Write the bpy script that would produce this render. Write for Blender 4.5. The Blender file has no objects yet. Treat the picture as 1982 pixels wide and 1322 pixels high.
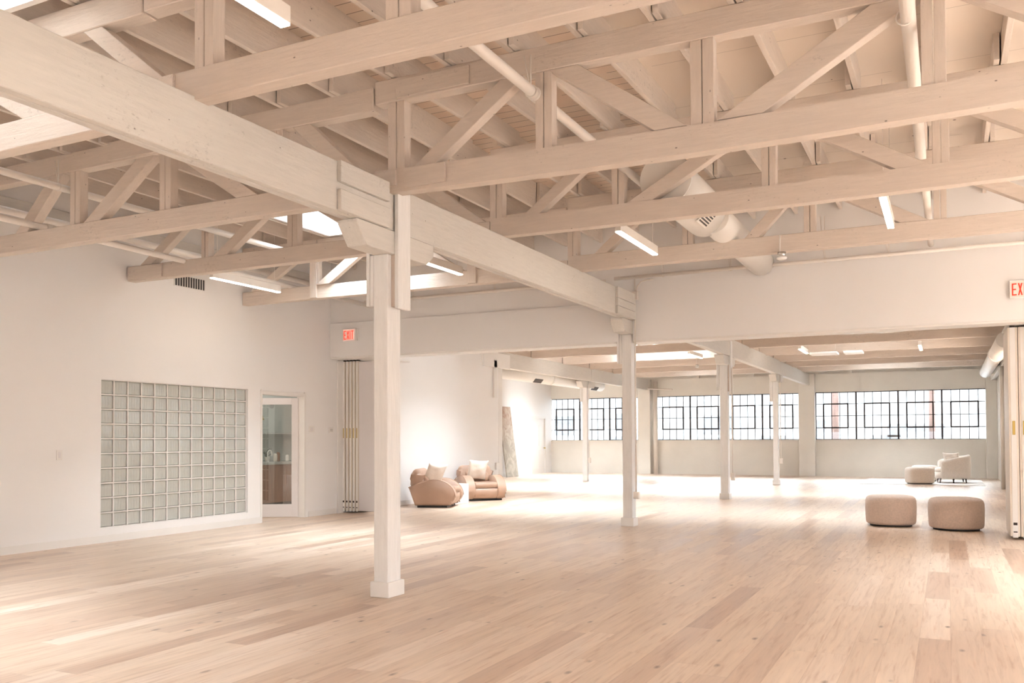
import bpy, bmesh, math, random
from mathutils import Vector, Matrix
random.seed(7)
C = bpy.context.scene.collection
SC = bpy.context.scene
PI = math.pi

# ------------------------------------------------------------------ node helpers
def newmat(name):
    m = bpy.data.materials.new(name); m.use_nodes = True
    nt = m.node_tree; nt.nodes.clear()
    out = nt.nodes.new('ShaderNodeOutputMaterial')
    return m, nt, out
def N(nt, typ, **kw):
    n = nt.nodes.new(typ)
    for k, v in kw.items():
        if k in n.inputs: n.inputs[k].default_value = v
        else: setattr(n, k, v)
    return n
def L(nt, a, b): nt.links.new(a, b)
def ramp(nt, pts, fac=None, interp='LINEAR'):
    r = nt.nodes.new('ShaderNodeValToRGB'); r.color_ramp.interpolation = interp
    e = r.color_ramp.elements
    while len(e) < len(pts): e.new(0.5)
    for i, (p, c) in enumerate(pts):
        e[i].position = p; e[i].color = (c[0], c[1], c[2], 1)
    if fac: L(nt, fac, r.inputs[0])
    return r
def mth(nt, op, a, b=None):
    n = nt.nodes.new('ShaderNodeMath'); n.operation = op
    for i, v in enumerate((a, b)):
        if v is None: continue
        if isinstance(v, (int, float)): n.inputs[i].default_value = v
        else: L(nt, v, n.inputs[i])
    return n.outputs[0]
def mixc(nt, fac, a, b, mode='MIX'):
    n = nt.nodes.new('ShaderNodeMix'); n.data_type = 'RGBA'; n.blend_type = mode
    for i, v in ((0, fac), (6, a), (7, b)):
        if isinstance(v, (int, float)): n.inputs[i].default_value = v
        elif isinstance(v, tuple): n.inputs[i].default_value = (v[0], v[1], v[2], 1)
        else: L(nt, v, n.inputs[i])
    return n.outputs[2]

def plain(name, col, rough=0.55, metal=0.0, noise=0.04, nscale=3.0, bump=0.0, bscale=60.0, spec=0.5, stretch=None, sheen=0.0, emit=None):
    m, nt, out = newmat(name)
    b = N(nt, 'ShaderNodeBsdfPrincipled', Roughness=rough, Metallic=metal)
    b.inputs['Specular IOR Level'].default_value = spec
    if sheen: b.inputs['Sheen Weight'].default_value = sheen
    tc = N(nt, 'ShaderNodeTexCoord')
    mp = N(nt, 'ShaderNodeMapping')
    if stretch: mp.inputs['Scale'].default_value = stretch
    L(nt, tc.outputs['Object'], mp.inputs[0])
    no = N(nt, 'ShaderNodeTexNoise', Scale=nscale, Detail=4.0); L(nt, mp.outputs[0], no.inputs['Vector'])
    lo = tuple(c * (1 - noise) for c in col); hi = tuple(min(1, c * (1 + noise)) for c in col)
    r = ramp(nt, [(0.3, lo), (0.7, hi)], no.outputs[0])
    L(nt, r.outputs[0], b.inputs['Base Color'])
    if bump:
        n2 = N(nt, 'ShaderNodeTexNoise', Scale=bscale, Detail=5.0); L(nt, mp.outputs[0], n2.inputs['Vector'])
        bp = N(nt, 'ShaderNodeBump', Strength=bump, Distance=0.01); L(nt, n2.outputs[0], bp.inputs['Height'])
        L(nt, bp.outputs[0], b.inputs['Normal'])
    if emit:
        b.inputs['Emission Color'].default_value = (emit[0], emit[1], emit[2], 1); b.inputs['Emission Strength'].default_value = emit[3]
    L(nt, b.outputs[0], out.inputs[0])
    return m

def timber(name, col, axis, speck=1.0, spots=0.028):
    """painted rough sawn timber: grain along `axis`, knots, chips and small dark marks"""
    m, nt, out = newmat(name)
    b = N(nt, 'ShaderNodeBsdfPrincipled', Roughness=0.62)
    tc = N(nt, 'ShaderNodeTexCoord'); mp = N(nt, 'ShaderNodeMapping')
    sc = [9.0, 9.0, 9.0]; sc[axis] = 0.9
    mp.inputs['Scale'].default_value = sc
    oi = N(nt, 'ShaderNodeObjectInfo')
    off = N(nt, 'ShaderNodeVectorMath', operation='ADD')
    cmb = N(nt, 'ShaderNodeCombineXYZ')
    rr = mth(nt, 'MULTIPLY', oi.outputs['Random'], 37.0)
    for i in range(3): L(nt, rr, cmb.inputs[i])
    L(nt, tc.outputs['Object'], off.inputs[0]); L(nt, cmb.outputs[0], off.inputs[1])
    L(nt, off.outputs[0], mp.inputs[0])
    g = N(nt, 'ShaderNodeTexNoise', Scale=4.0, Detail=6.0, Roughness=0.6); L(nt, mp.outputs[0], g.inputs['Vector'])
    lo = tuple(c * 0.95 for c in col); hi = tuple(min(1, c * 1.03) for c in col)
    r = ramp(nt, [(0.3, lo), (0.68, hi)], g.outputs[0])
    # dark chips
    mp2 = N(nt, 'ShaderNodeMapping'); s2 = [16., 16., 16.]; s2[axis] = 9.
    mp2.inputs['Scale'].default_value = s2; L(nt, off.outputs[0], mp2.inputs[0])
    big = N(nt, 'ShaderNodeTexNoise', Scale=0.16, Detail=2.0); L(nt, mp2.outputs[0], big.inputs['Vector'])
    fine = N(nt, 'ShaderNodeTexNoise', Scale=2.6, Detail=7.0, Roughness=0.75); L(nt, mp2.outputs[0], fine.inputs['Vector'])
    sm = mth(nt, 'ADD', mth(nt, 'MULTIPLY', big.outputs[0], 0.5), fine.outputs[0])
    mask = ramp(nt, [(0.885 / 1.5, (0, 0, 0)), (1.0 / 1.5, (1, 1, 1))], mth(nt, 'DIVIDE', sm, 1.5))
    dk = mixc(nt, mth(nt, 'MULTIPLY', mask.outputs[0], 0.30 * speck), r.outputs[0], (0.16, 0.12, 0.09))
    # sparse nail holes
    vo = N(nt, 'ShaderNodeTexVoronoi', Scale=0.55); L(nt, mp2.outputs[0], vo.inputs['Vector'])
    nm = ramp(nt, [(spots, (1, 1, 1)), (spots + 0.03, (0, 0, 0))], vo.outputs['Distance'])
    dk2 = mixc(nt, mth(nt, 'MULTIPLY', nm.outputs[0], 0.75 * speck), dk, (0.10, 0.07, 0.05))
    L(nt, dk2, b.inputs['Base Color'])
    bp = N(nt, 'ShaderNodeBump', Strength=0.35, Distance=0.012)
    L(nt, mth(nt, 'ADD', g.outputs[0], mth(nt, 'MULTIPLY', fine.outputs[0], 0.5)), bp.inputs['Height'])
    L(nt, bp.outputs[0], b.inputs['Normal'])
    L(nt, b.outputs[0], out.inputs[0])
    return m

def deckmat(name, cA, cB, seam, pitch, seamw=0.004):
    """roof boards running along X, a dark seam between boards"""
    m, nt, out = newmat(name)
    b = N(nt, 'ShaderNodeBsdfPrincipled', Roughness=0.7)
    tc = N(nt, 'ShaderNodeTexCoord'); sp = N(nt, 'ShaderNodeSeparateXYZ'); L(nt, tc.outputs['Object'], sp.inputs[0])
    row = mth(nt, 'DIVIDE', sp.outputs[1], pitch)
    fr = mth(nt, 'FRACT', row); fl = mth(nt, 'FLOOR', row)
    wn = N(nt, 'ShaderNodeTexWhiteNoise', noise_dimensions='1D'); L(nt, fl, wn.inputs['W'])
    base = mixc(nt, wn.outputs[0], cA, cB)
    no = N(nt, 'ShaderNodeTexNoise', Scale=1.3, Detail=5.0); L(nt, tc.outputs['Object'], no.inputs['Vector'])
    base = mixc(nt, mth(nt, 'MULTIPLY', no.outputs[0], 0.35), base, (0.72, 0.66, 0.58))
    # seam, broken where paint fills it
    sn = N(nt, 'ShaderNodeTexNoise', Scale=2.2, Detail=2.0); L(nt, tc.outputs['Object'], sn.inputs['Vector'])
    sm = mth(nt, 'MULTIPLY', mth(nt, 'LESS_THAN', fr, seamw / pitch * 2), mth(nt, 'GREATER_THAN', sn.outputs[0], 0.40))
    base = mixc(nt, mth(nt, 'MULTIPLY', sm, seam), base, (0.10, 0.06, 0.04))
    vo = N(nt, 'ShaderNodeTexVoronoi', Scale=2.6); L(nt, tc.outputs['Object'], vo.inputs['Vector'])
    nm = mth(nt, 'LESS_THAN', vo.outputs['Distance'], 0.045)
    base = mixc(nt, mth(nt, 'MULTIPLY', nm, 0.8), base, (0.13, 0.07, 0.05))
    L(nt, base, b.inputs['Base Color']); L(nt, b.outputs[0], out.inputs[0])
    return m

def floormat():
    m, nt, out = newmat('oak_plank_floor')
    b = N(nt, 'ShaderNodeBsdfPrincipled')
    tc = N(nt, 'ShaderNodeTexCoord'); sp = N(nt, 'ShaderNodeSeparateXYZ'); L(nt, tc.outputs['Object'], sp.inputs[0])
    X, Y = sp.outputs[0], sp.outputs[1]
    r = mth(nt, 'DIVIDE', X, 0.197); rf = mth(nt, 'FRACT', r); ri = mth(nt, 'FLOOR', r)
    w1 = N(nt, 'ShaderNodeTexWhiteNoise', noise_dimensions='1D'); L(nt, ri, w1.inputs['W'])
    ln = mth(nt, 'ADD', mth(nt, 'MULTIPLY', w1.outputs[0], 0.9), 1.55)
    c = mth(nt, 'DIVIDE', mth(nt, 'ADD', Y, mth(nt, 'MULTIPLY', w1.outputs[0], 41.0)), ln)
    cf = mth(nt, 'FRACT', c); ci = mth(nt, 'FLOOR', c)
    cv = N(nt, 'ShaderNodeCombineXYZ'); L(nt, ri, cv.inputs[0]); L(nt, ci, cv.inputs[1])
    w2 = N(nt, 'ShaderNodeTexWhiteNoise', noise_dimensions='2D'); L(nt, cv.outputs[0], w2.inputs['Vector'])
    tone = ramp(nt, [(0.0, (0.52, 0.36, 0.265)), (0.10, (0.62, 0.465, 0.36)), (0.45, (0.70, 0.55, 0.43)), (0.8, (0.745, 0.60, 0.485)), (1.0, (0.79, 0.655, 0.55))], w2.outputs[0])
    # grain, shifted per plank
    gv = N(nt, 'ShaderNodeCombineXYZ')
    sh = mth(nt, 'MULTIPLY', w2.outputs[0], 53.0)
    L(nt, mth(nt, 'ADD', mth(nt, 'MULTIPLY', X, 14.0), sh), gv.inputs[0]); L(nt, mth(nt, 'ADD', mth(nt, 'MULTIPLY', Y, 0.85), sh), gv.inputs[1]); L(nt, sh, gv.inputs[2])
    g = N(nt, 'ShaderNodeTexNoise', Scale=1.6, Detail=6.0, Roughness=0.62); g.inputs['Distortion'].default_value = 0.7
    L(nt, gv.outputs[0], g.inputs['Vector'])
    gr = ramp(nt, [(0.28, (0.76, 0.665, 0.60)), (0.47, (0.96, 0.94, 0.92)), (0.72, (1.08, 1.06, 1.03))], g.outputs[0])
    col = mixc(nt, 1.0, tone.outputs[0], gr.outputs[0], 'MULTIPLY')
    # long cathedral streaks
    g2v = N(nt, 'ShaderNodeCombineXYZ')
    L(nt, mth(nt, 'ADD', mth(nt, 'MULTIPLY', X, 30.0), sh), g2v.inputs[0]); L(nt, mth(nt, 'ADD', mth(nt, 'MULTIPLY', Y, 2.0), sh), g2v.inputs[1])
    g2 = N(nt, 'ShaderNodeTexNoise', Scale=1.1, Detail=3.0); L(nt, g2v.outputs[0], g2.inputs['Vector'])
    st = ramp(nt, [(0.58, (1, 1, 1)), (0.74, (0.78, 0.63, 0.55))], g2.outputs[0])
    col = mixc(nt, 0.75, col, st.outputs[0], 'MULTIPLY')
    # knots
    kv = N(nt, 'ShaderNodeCombineXYZ')
    L(nt, mth(nt, 'ADD', mth(nt, 'MULTIPLY', X, 7.0), sh), kv.inputs[0]); L(nt, mth(nt, 'ADD', mth(nt, 'MULTIPLY', Y, 3.0), sh), kv.inputs[1]); L(nt, sh, kv.inputs[2])
    vo = N(nt, 'ShaderNodeTexVoronoi', Scale=0.78); L(nt, kv.outputs[0], vo.inputs['Vector'])
    kn = ramp(nt, [(0.03, (1, 1, 1)), (0.13, (0, 0, 0))], vo.outputs['Distance'])
    kmask = N(nt, 'ShaderNodeTexNoise', Scale=5.5, Detail=3.0); L(nt, kv.outputs[0], kmask.inputs['Vector'])
    kf = mth(nt, 'MULTIPLY', kn.outputs[0], mth(nt, 'MULTIPLY', kmask.outputs[0], 1.5))
    col = mixc(nt, kf, col, (0.17, 0.095, 0.065))
    # joints
    jx = mth(nt, 'LESS_THAN', rf, 0.010); jy = mth(nt, 'LESS_THAN', cf, 0.0016)
    j = mth(nt, 'MAXIMUM', jx, jy)
    col = mixc(nt, mth(nt, 'MULTIPLY', j, 0.45), col, (0.30, 0.19, 0.13))
    L(nt, col, b.inputs['Base Color'])
    rg = ramp(nt, [(0.0, (0.30, 0.30, 0.30)), (1.0, (0.42, 0.42, 0.42))], w2.outputs[0])
    L(nt, rg.outputs[0], b.inputs['Roughness'])
    b.inputs['Specular IOR Level'].default_value = 0.55
    bp = N(nt, 'ShaderNodeBump', Strength=0.06, Distance=0.004); L(nt, g.outputs[0], bp.inputs['Height']); L(nt, bp.outputs[0], b.inputs['Normal'])
    L(nt, b.outputs[0], out.inputs[0])
    return m

def glassmat(name, tint=(0.97, 0.98, 0.98), refl=0.08, rough=0.0):
    m, nt, out = newmat(name)
    t = N(nt, 'ShaderNodeBsdfTransparent', Color=(*tint, 1)); g = N(nt, 'ShaderNodeBsdfGlossy', Roughness=rough)
    fr = N(nt, 'ShaderNodeFresnel', IOR=1.5)
    mx = N(nt, 'ShaderNodeMixShader')
    L(nt, mth(nt, 'ADD', fr.outputs[0], refl), mx.inputs[0]); L(nt, t.outputs[0], mx.inputs[1]); L(nt, g.outputs[0], mx.inputs[2]); L(nt, mx.outputs[0], out.inputs[0])
    return m
def emis(name, col, s):
    m, nt, out = newmat(name)
    e = N(nt, 'ShaderNodeEmission', Color=(*col, 1), Strength=s); L(nt, e.outputs[0], out.inputs[0])
    return m
def blockglass():
    m, nt, out = newmat('glass_block')
    b = N(nt, 'ShaderNodeBsdfPrincipled', Roughness=0.12)
    b.inputs['Base Color'].default_value = (0.60, 0.60, 0.545, 1)
    b.inputs['Transmission Weight'].default_value = 0.18
    b.inputs['Specular IOR Level'].default_value = 0.8
    tc = N(nt, 'ShaderNodeTexCoord')
    no = N(nt, 'ShaderNodeTexNoise', Scale=6.0, Detail=2.0); L(nt, tc.outputs['Object'], no.inputs['Vector'])
    wv = N(nt, 'ShaderNodeTexWave', Scale=7.0, Distortion=2.5); wv.bands_direction = 'Y'; L(nt, tc.outputs['Object'], wv.inputs['Vector'])
    bp = N(nt, 'ShaderNodeBump', Strength=0.35, Distance=0.02)
    L(nt, mth(nt, 'ADD', no.outputs[0], mth(nt, 'MULTIPLY', wv.outputs[1], 0.18)), bp.inputs['Height']); L(nt, bp.outputs[0], b.inputs['Normal'])
    L(nt, b.outputs[0], out.inputs[0])
    return m

WALLC = (0.915, 0.885, 0.862)
M = {}
M['wall'] = plain('painted_plaster', WALLC, 0.6, noise=0.012, nscale=0.6, bump=0.05, bscale=25)
M['conc'] = plain('painted_concrete', (0.85, 0.81, 0.745), 0.6, noise=0.04, nscale=1.2, bump=0.25, bscale=14)
M['brick'] = plain('painted_brick', (0.86, 0.82, 0.76), 0.6, noise=0.05, nscale=3, bump=0.5, bscale=9, stretch=(1, 1, 3))
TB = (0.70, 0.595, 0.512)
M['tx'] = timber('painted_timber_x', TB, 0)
M['ty'] = timber('painted_timber_y', (0.69, 0.645, 0.59), 1, 1.0, 0.02)
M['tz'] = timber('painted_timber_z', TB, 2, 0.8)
M['tj'] = timber('painted_joist', (0.74, 0.645, 0.565), 1, 1.15)
M['post'] = timber('painted_post', (0.88, 0.855, 0.83), 2, 0.5, 0.012)
M['deck'] = deckmat('roof_boards', (0.80, 0.60, 0.47), (0.79, 0.65, 0.53), 0.85, 0.16)
M['ply'] = deckmat('roof_plywood', (0.82, 0.715, 0.62), (0.81, 0.69, 0.59), 0.5, 1.15, 0.003)
M['floor'] = floormat()
M['trimw'] = plain('white_trim_paint', (0.88, 0.84, 0.80), 0.45, noise=0.01)
M['cool'] = plain('cool_white_laminate', (0.83, 0.78, 0.77), 0.4, noise=0.01)
M['panel'] = plain('cream_panel_edge', (0.80, 0.71, 0.61), 0.45, noise=0.02)
M['dark'] = plain('dark_metal', (0.05, 0.035, 0.03), 0.4, 0.6)
M['steel'] = plain('window_steel', (0.03, 0.02, 0.018), 0.5, 0.2)
M['brass'] = plain('brass', (0.55, 0.40, 0.13), 0.3, 1.0)
M['chrome'] = plain('chrome', (0.7, 0.7, 0.7), 0.2, 1.0)
M['pipe'] = plain('painted_pipe', (0.86, 0.79, 0.72), 0.4, noise=0.02)
M['duct'] = plain('painted_duct', (0.88, 0.83, 0.77), 0.4, noise=0.02)
M['grille'] = plain('grille_dark', (0.06, 0.05, 0.045), 0.6)
M['glass'] = glassmat('window_glass')
M['dglass'] = glassmat('door_glass', (0.80, 0.83, 0.82), 0.10)
M['block'] = blockglass()
M['lamp'] = emis('lamp_diffuser', (1.0, 0.86, 0.70), 16.0)
M['lamp2'] = emis('ceiling_lamp_diffuser', (1.0, 0.93, 0.85), 4.0)
M['lampbody'] = plain('lamp_housing', (0.84, 0.77, 0.70), 0.4)
M['red'] = emis('exit_red', (1.0, 0.06, 0.03), 1.1)
M['exitface'] = plain('exit_face', (0.86, 0.62, 0.55), 0.4, noise=0.0, emit=(1.0, 0.55, 0.45, 0.25))
M['leather'] = plain('tan_leather', (0.46, 0.295, 0.21), 0.5, noise=0.05, nscale=4, bump=0.12, bscale=18)
M['boucle'] = plain('beige_boucle', (0.62, 0.47, 0.38), 0.95, noise=0.08, nscale=40, bump=0.5, bscale=140, sheen=0.3)
M['boucle2'] = plain('pale_boucle', (0.74, 0.63, 0.54), 0.95, noise=0.08, nscale=40, bump=0.5, bscale=140, sheen=0.3)
M['linen'] = plain('cream_linen', (0.88, 0.79, 0.70), 0.9, noise=0.04, nscale=9, bump=0.3, bscale=30)
M['foot'] = plain('black_foot', (0.02, 0.015, 0.012), 0.5)
M['leg'] = plain('dark_wood_leg', (0.07, 0.04, 0.03), 0.4)
M['table'] = plain('white_side_table', (0.90, 0.84, 0.80), 0.4, noise=0.01)
M['walnut'] = plain('reddish_wood', (0.34, 0.165, 0.10), 0.45, noise=0.25, nscale=3, stretch=(6, 6, 0.7))
M['counter'] = plain('grey_counter', (0.42, 0.43, 0.41), 0.3)
M['office'] = plain('office_wall', (0.50, 0.53, 0.51), 0.6, noise=0.02)
M['darkobj'] = plain('dark_green_leaf', (0.05, 0.07, 0.05), 0.6, noise=0.3)
M['rug'] = plain('pale_rug', (0.83, 0.78, 0.74), 0.95, noise=0.04, nscale=20, bump=0.3, bscale=90)
M['extwall'] = plain('pale_building', (0.22, 0.22, 0.215), 0.8)
M['extwin'] = plain('building_window', (0.055, 0.057, 0.06), 0.4, noise=0.5, nscale=2.0, stretch=(12, 1, 3))
M['pole'] = plain('wooden_utility_pole', (0.10, 0.06, 0.05), 0.9, noise=0.35, nscale=2.5, stretch=(3, 3, 0.6))
M['asph'] = plain('street', (0.12, 0.12, 0.12), 0.9)

def canvasmat():
    m, nt, out = newmat('abstract_canvas')
    b = N(nt, 'ShaderNodeBsdfPrincipled', Roughness=0.8)
    tc = N(nt, 'ShaderNodeTexCoord')
    no = N(nt, 'ShaderNodeTexNoise', Scale=2.4, Detail=5.0, Roughness=0.55); no.inputs['Distortion'].default_value = 1.6
    L(nt, tc.outputs['Object'], no.inputs['Vector'])
    sp = N(nt, 'ShaderNodeSeparateXYZ'); L(nt, tc.outputs['Object'], sp.inputs[0])
    grad = ramp(nt, [(0.1, (0.36, 0.32, 0.26)), (0.45, (0.34, 0.29, 0.235)), (0.85, (0.38, 0.25, 0.185))], mth(nt, 'DIVIDE', sp.outputs[2], 2.6))
    sw = ramp(nt, [(0.42, (0, 0, 0)), (0.60, (1, 1, 1))], no.outputs[0])
    c = mixc(nt, mth(nt, 'MULTIPLY', sw.outputs[0], 0.6), grad.outputs[0], (0.56, 0.49, 0.41))
    L(nt, c, b.inputs['Base Color']); L(nt, b.outputs[0], out.inputs[0]); return m
M['canvas'] = canvasmat()

# ------------------------------------------------------------------ mesh helpers
class MB:
    def __init__(s): s.bm = bmesh.new()
    def _hull(s, co, faces, bev=0.0, seg=1):
        vs = [s.bm.verts.new(c) for c in co]
        fs = [s.bm.faces.new([vs[i] for i in f]) for f in faces]
        if bev > 0:
            es = set(e for f in fs for e in f.edges)
            bmesh.ops.bevel(s.bm, geom=list(es), offset=bev, segments=seg, affect='EDGES', profile=0.5)
        return s
    def box(s, x0, x1, y0, y1, z0, z1, bev=0.0, seg=1):
        co = [(x0, y0, z0), (x1, y0, z0), (x1, y1, z0), (x0, y1, z0), (x0, y0, z1), (x1, y0, z1), (x1, y1, z1), (x0, y1, z1)]
        return s._hull(co, [(3, 2, 1, 0), (4, 5, 6, 7), (0, 1, 5, 4), (1, 2, 6, 5), (2, 3, 7, 6), (3, 0, 4, 7)], bev, seg)
    def prism(s, pts, axis, a, b, bev=0.0, seg=1):
        """polygon pts in the two other axes, extruded along axis from a to b"""
        def P(u, v, w):
            return {0: (w, u, v), 1: (u, w, v), 2: (u, v, w)}[axis]
        n = len(pts)
        co = [P(u, v, a) for u, v in pts] + [P(u, v, b) for u, v in pts]
        fc = [tuple(range(n))[::-1], tuple(range(n, 2 * n))] + [(i, (i + 1) % n, n + (i + 1) % n, n + i) for i in range(n)]
        s._hull(co, fc, bev, seg)
        return s
    def cyl(s, p0, p1, r, n=16, r2=None, caps=True):
        p0 = Vector(p0); p1 = Vector(p1); d = (p1 - p0).normalized()
        a = d.orthogonal().normalized(); b = d.cross(a); r2 = r if r2 is None else r2
        A = [s.bm.verts.new(p0 + (a * math.cos(t) + b * math.sin(t)) * r) for t in [2 * PI * i / n for i in range(n)]]
        B = [s.bm.verts.new(p1 + (a * math.cos(t) + b * math.sin(t)) * r2) for t in [2 * PI * i / n for i in range(n)]]
        for i in range(n):
            f = s.bm.faces.new((A[i], A[(i + 1) % n], B[(i + 1) % n], B[i])); f.smooth = True
        if caps: s.bm.faces.new(A[::-1]); s.bm.faces.new(B)
        return s
    def tube(s, pts, r, n=10):
        pts = [Vector(p) for p in pts]; rings = []
        for i, p in enumerate(pts):
            d = (pts[min(i + 1, len(pts) - 1)] - pts[max(i - 1, 0)]).normalized()
            if i == 0: a = d.orthogonal().normalized()
            else: a = (a - d * a.dot(d)).normalized()
            b = d.cross(a)
            rings.append([s.bm.verts.new(p + (a * math.cos(2 * PI * k / n) + b * math.sin(2 * PI * k / n)) * r) for k in range(n)])
        for A, B in zip(rings, rings[1:]):
            for k in range(n):
                f = s.bm.faces.new((A[k], A[(k + 1) % n], B[(k + 1) % n], B[k])); f.smooth = True
        s.bm.faces.new(rings[0][::-1]); s.bm.faces.new(rings[-1]); return s
    def lathe(s, prof, c, n=48, ex=2.0, sx=1.0, sy=1.0):
        rings = []
        for r, z in prof:
            ring = []
            for k in range(n):
                t = 2 * PI * k / n; ct, st = math.cos(t), math.sin(t)
                q = (abs(ct) ** ex + abs(st) ** ex) ** (-1 / ex)
                ring.append(s.bm.verts.new((c[0] + r * q * ct * sx, c[1] + r * q * st * sy, c[2] + z)))
            rings.append(ring)
        for A, B in zip(rings, rings[1:]):
            for k in range(n):
                f = s.bm.faces.new((A[k], A[(k + 1) % n], B[(k + 1) % n], B[k])); f.smooth = True
        s.bm.faces.new(rings[0][::-1]); f = s.bm.faces.new(rings[-1]); return s
    def build(s, name, mat, parent=None, smooth=False):
        me = bpy.data.meshes.new(name)
        bmesh.ops.recalc_face_normals(s.bm, faces=s.bm.faces)
        s.bm.to_mesh(me); s.bm.free()
        me.materials.append(mat)
        if smooth:
            for p in me.polygons: p.use_smooth = True
        o = bpy.data.objects.new(name, me); C.objects.link(o)
        if parent is not None: o.parent = parent
        return o

def tag(o, label=None, cat=None, group=None, kind=None):
    if label: o['label'] = label
    if cat: o['category'] = cat
    if group: o['group'] = group
    if kind: o['kind'] = kind
    return o
def empty(name, loc=(0, 0, 0), rz=0):
    o = bpy.data.objects.new(name, None); C.objects.link(o); o.location = loc; o.rotation_euler = (0, 0, rz); o.empty_display_size = 0.1
    return o
def struct(o): o['kind'] = 'structure'; return o
def copy_tree(o, parent=None):
    c = o.copy(); C.objects.link(c)
    if parent is not None: c.parent = parent
    for ch in list(o.children): copy_tree(ch, c)
    return c
ORD = ['first', 'second', 'third', 'fourth', 'fifth', 'sixth', 'seventh', 'eighth', 'ninth', 'tenth', 'eleventh', 'twelfth',
       'thirteenth', 'fourteenth', 'fifteenth', 'sixteenth', 'seventeenth', 'eighteenth', 'nineteenth', 'twentieth', 'twenty-first', 'twenty-second',
       'twenty-third', 'twenty-fourth', 'twenty-fifth', 'twenty-sixth']
def slab(mb, u0, u1, v0, v1, w0, w1, axis, holes):
    """panel in plane perpendicular to axis with rectangular holes (u,v); boxes around holes"""
    us = sorted(set([u0, u1] + [h[0] for h in holes] + [h[1] for h in holes]))
    for a, b in zip(us, us[1:]):
        if b <= u0 or a >= u1: continue
        cuts = sorted([(h[2], h[3]) for h in holes if h[0] <= a + 1e-6 and h[1] >= b - 1e-6])
        v = v0
        for c0, c1 in cuts + [(v1, v1)]:
            if c0 > v + 1e-6:
                if axis == 0: mb.box(w0, w1, a, b, v, c0)
                elif axis == 1: mb.box(a, b, w0, w1, v, c0)
                else: mb.box(a, b, v, c0, w0, w1)
            v = max(v, c1)

# ------------------------------------------------------------------ setting
XL, XR, YB, YH, YF = -10.45, 1.49, -6.0, 13.5, 33.65     # left wall, right wall, back, header wall, far wall
XW = -14.73; XE = 7.2; ZD = 4.93
struct(MB().box(-15.2, 7.6, YB - .2, YF + .3, -0.12, 0.0).build('floor', M['floor']))

# skylight openings, several unseen and added to brighten the halls (x0,x1,y0,y1)
SKY = [(-9.6, -7.9, -.8, .6), (-8.55, -7.1, 2.35, 4.0), (-6.5, -5.3, 3.65, 4.12), (-8.55, -6.95, 9.75, 11.0), (-8.62, -6.6, 16.1, 17.85), (-8.62, -6.2, 22.85, 24.7), (-8.5, -7.4, 29.9, 31.0),
       (-2.6, -1.0, 16.1, 17.2), (-2.6, -1.0, 22.85, 23.9), (-2.7, -.9, 29.8, 31.0), 
        (-13.5, -11.6, 22.85, 24.7), (-13.5, -11.6, 29.6, 31.4), 
       (2.4, 6.2, 2.35, 4.1), (2.4, 6.2, 9.2, 10.9)]
mb = MB(); slab(mb, -15.2, -2.72, YB - .2, YF + .3, ZD, ZD + .12, 2, [(h[0], min(h[1], -2.72), h[2], h[3]) for h in SKY if h[0] < -2.72])
ceil = struct(mb.build('ceiling', M['deck']))
mb = MB(); slab(mb, -2.72, 7.6, YB - .2, YF + .3, ZD, ZD + .12, 2, [(max(h[0], -2.72), h[1], h[2], h[3]) for h in SKY if h[1] > -2.72])
cp = mb.build('plywood_deck', M['ply'], ceil)
for i, (x0, x1, y0, y1) in enumerate(SKY):
    sk = empty('window_%d' % (i + 5), ((x0 + x1) / 2, (y0 + y1) / 2, ZD)); struct(sk)
    a, b = (x1 - x0) / 2, (y1 - y0) / 2; lowz = -.37 if (x1 < -5 and y1 < 13) else -.26
    mb = MB()
    for (p, q, r, s_) in ((-a - .05, -a, -b - .05, b + .05), (a, a + .05, -b - .05, b + .05), (-a, a, -b - .05, -b), (-a, a, b, b + .05)):
        mb.box(p, q, r, s_, lowz, 0.62)
    mb.build('skylight_shaft', M['trimw'], sk)
    mb = MB()
    for k in range(1, 3): mb.box(-a + 2 * a * k / 3 - .02, -a + 2 * a * k / 3 + .02, -b, b, .55, .6)
    mb.build('glazing_bar', M['trimw'], sk)
    MB().box(-a, a, -b, b, .60, .605).build('glass_pane', M['glass'], sk)

# left wall of the front hall with glass block opening and door opening
mb = MB(); slab(mb, YB - .2, 13.5, 0, ZD, XL - .15, XL, 0, [(8.44, 11.29, .2, 2.25), (11.60, 12.76, 0, 2.22)])
wl = struct(mb.build('wall_left', M['wall']))
def baseb(name, x0, x1, y0, y1, h=.1):
    o = struct(MB().box(x0, x1, y0, y1, 0, h - .012).box(x0, x1 , y0, y1, h - .012, h).build(name, M['trimw'])); return o
baseb('baseboard_left', XL, XL + .018, YB, 11.6)
baseb('baseboard_left', XL, XL + .018, 12.84, 13.66)
# header wall between the halls
mb = MB()
slab(mb, XL - .3, XE + .2, 0, ZD, 13.5, 13.86, 1, [(XL, -4.77, -1, 2.955), (-4.77, -4.48, -1, 3.72), (-4.48, 1.42, -1, 2.955)])
wh = struct(mb.build('wall_header', M['wall']))
struct(MB().box(XL, -4.72, 13.47, 13.5, 2.955, 3.59, .004).build('trim_1', M['wall']))
struct(MB().box(XL, -4.775, 13.49, 13.87, 2.925, 2.957, .003).build('trim_2', M['trimw']))
struct(MB().box(-4.475, 1.42, 13.49, 13.87, 2.925, 2.957, .003).build('trim_5', M['trimw']))
# jamb strip beside folded partition
struct(MB().box(XL + .001, XL + .03, 13.68, 13.86, 0, 2.92, .004).build('trim_3', M['trimw']))
# pocket for folded panels, then the plastered wall of the far hall
mb = MB(); mb.box(-10.60, XL, 13.861, 20.46, 0, ZD)
struct(mb.build('wall_inner', M['wall']))
baseb('baseboard_inner', XL, XL + .018, 14.95, 20.46)
struct(MB().box(XW - .1, -10.6, 20.34, 20.46, 0, ZD).build('wall_alcove', M['wall']))
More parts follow.
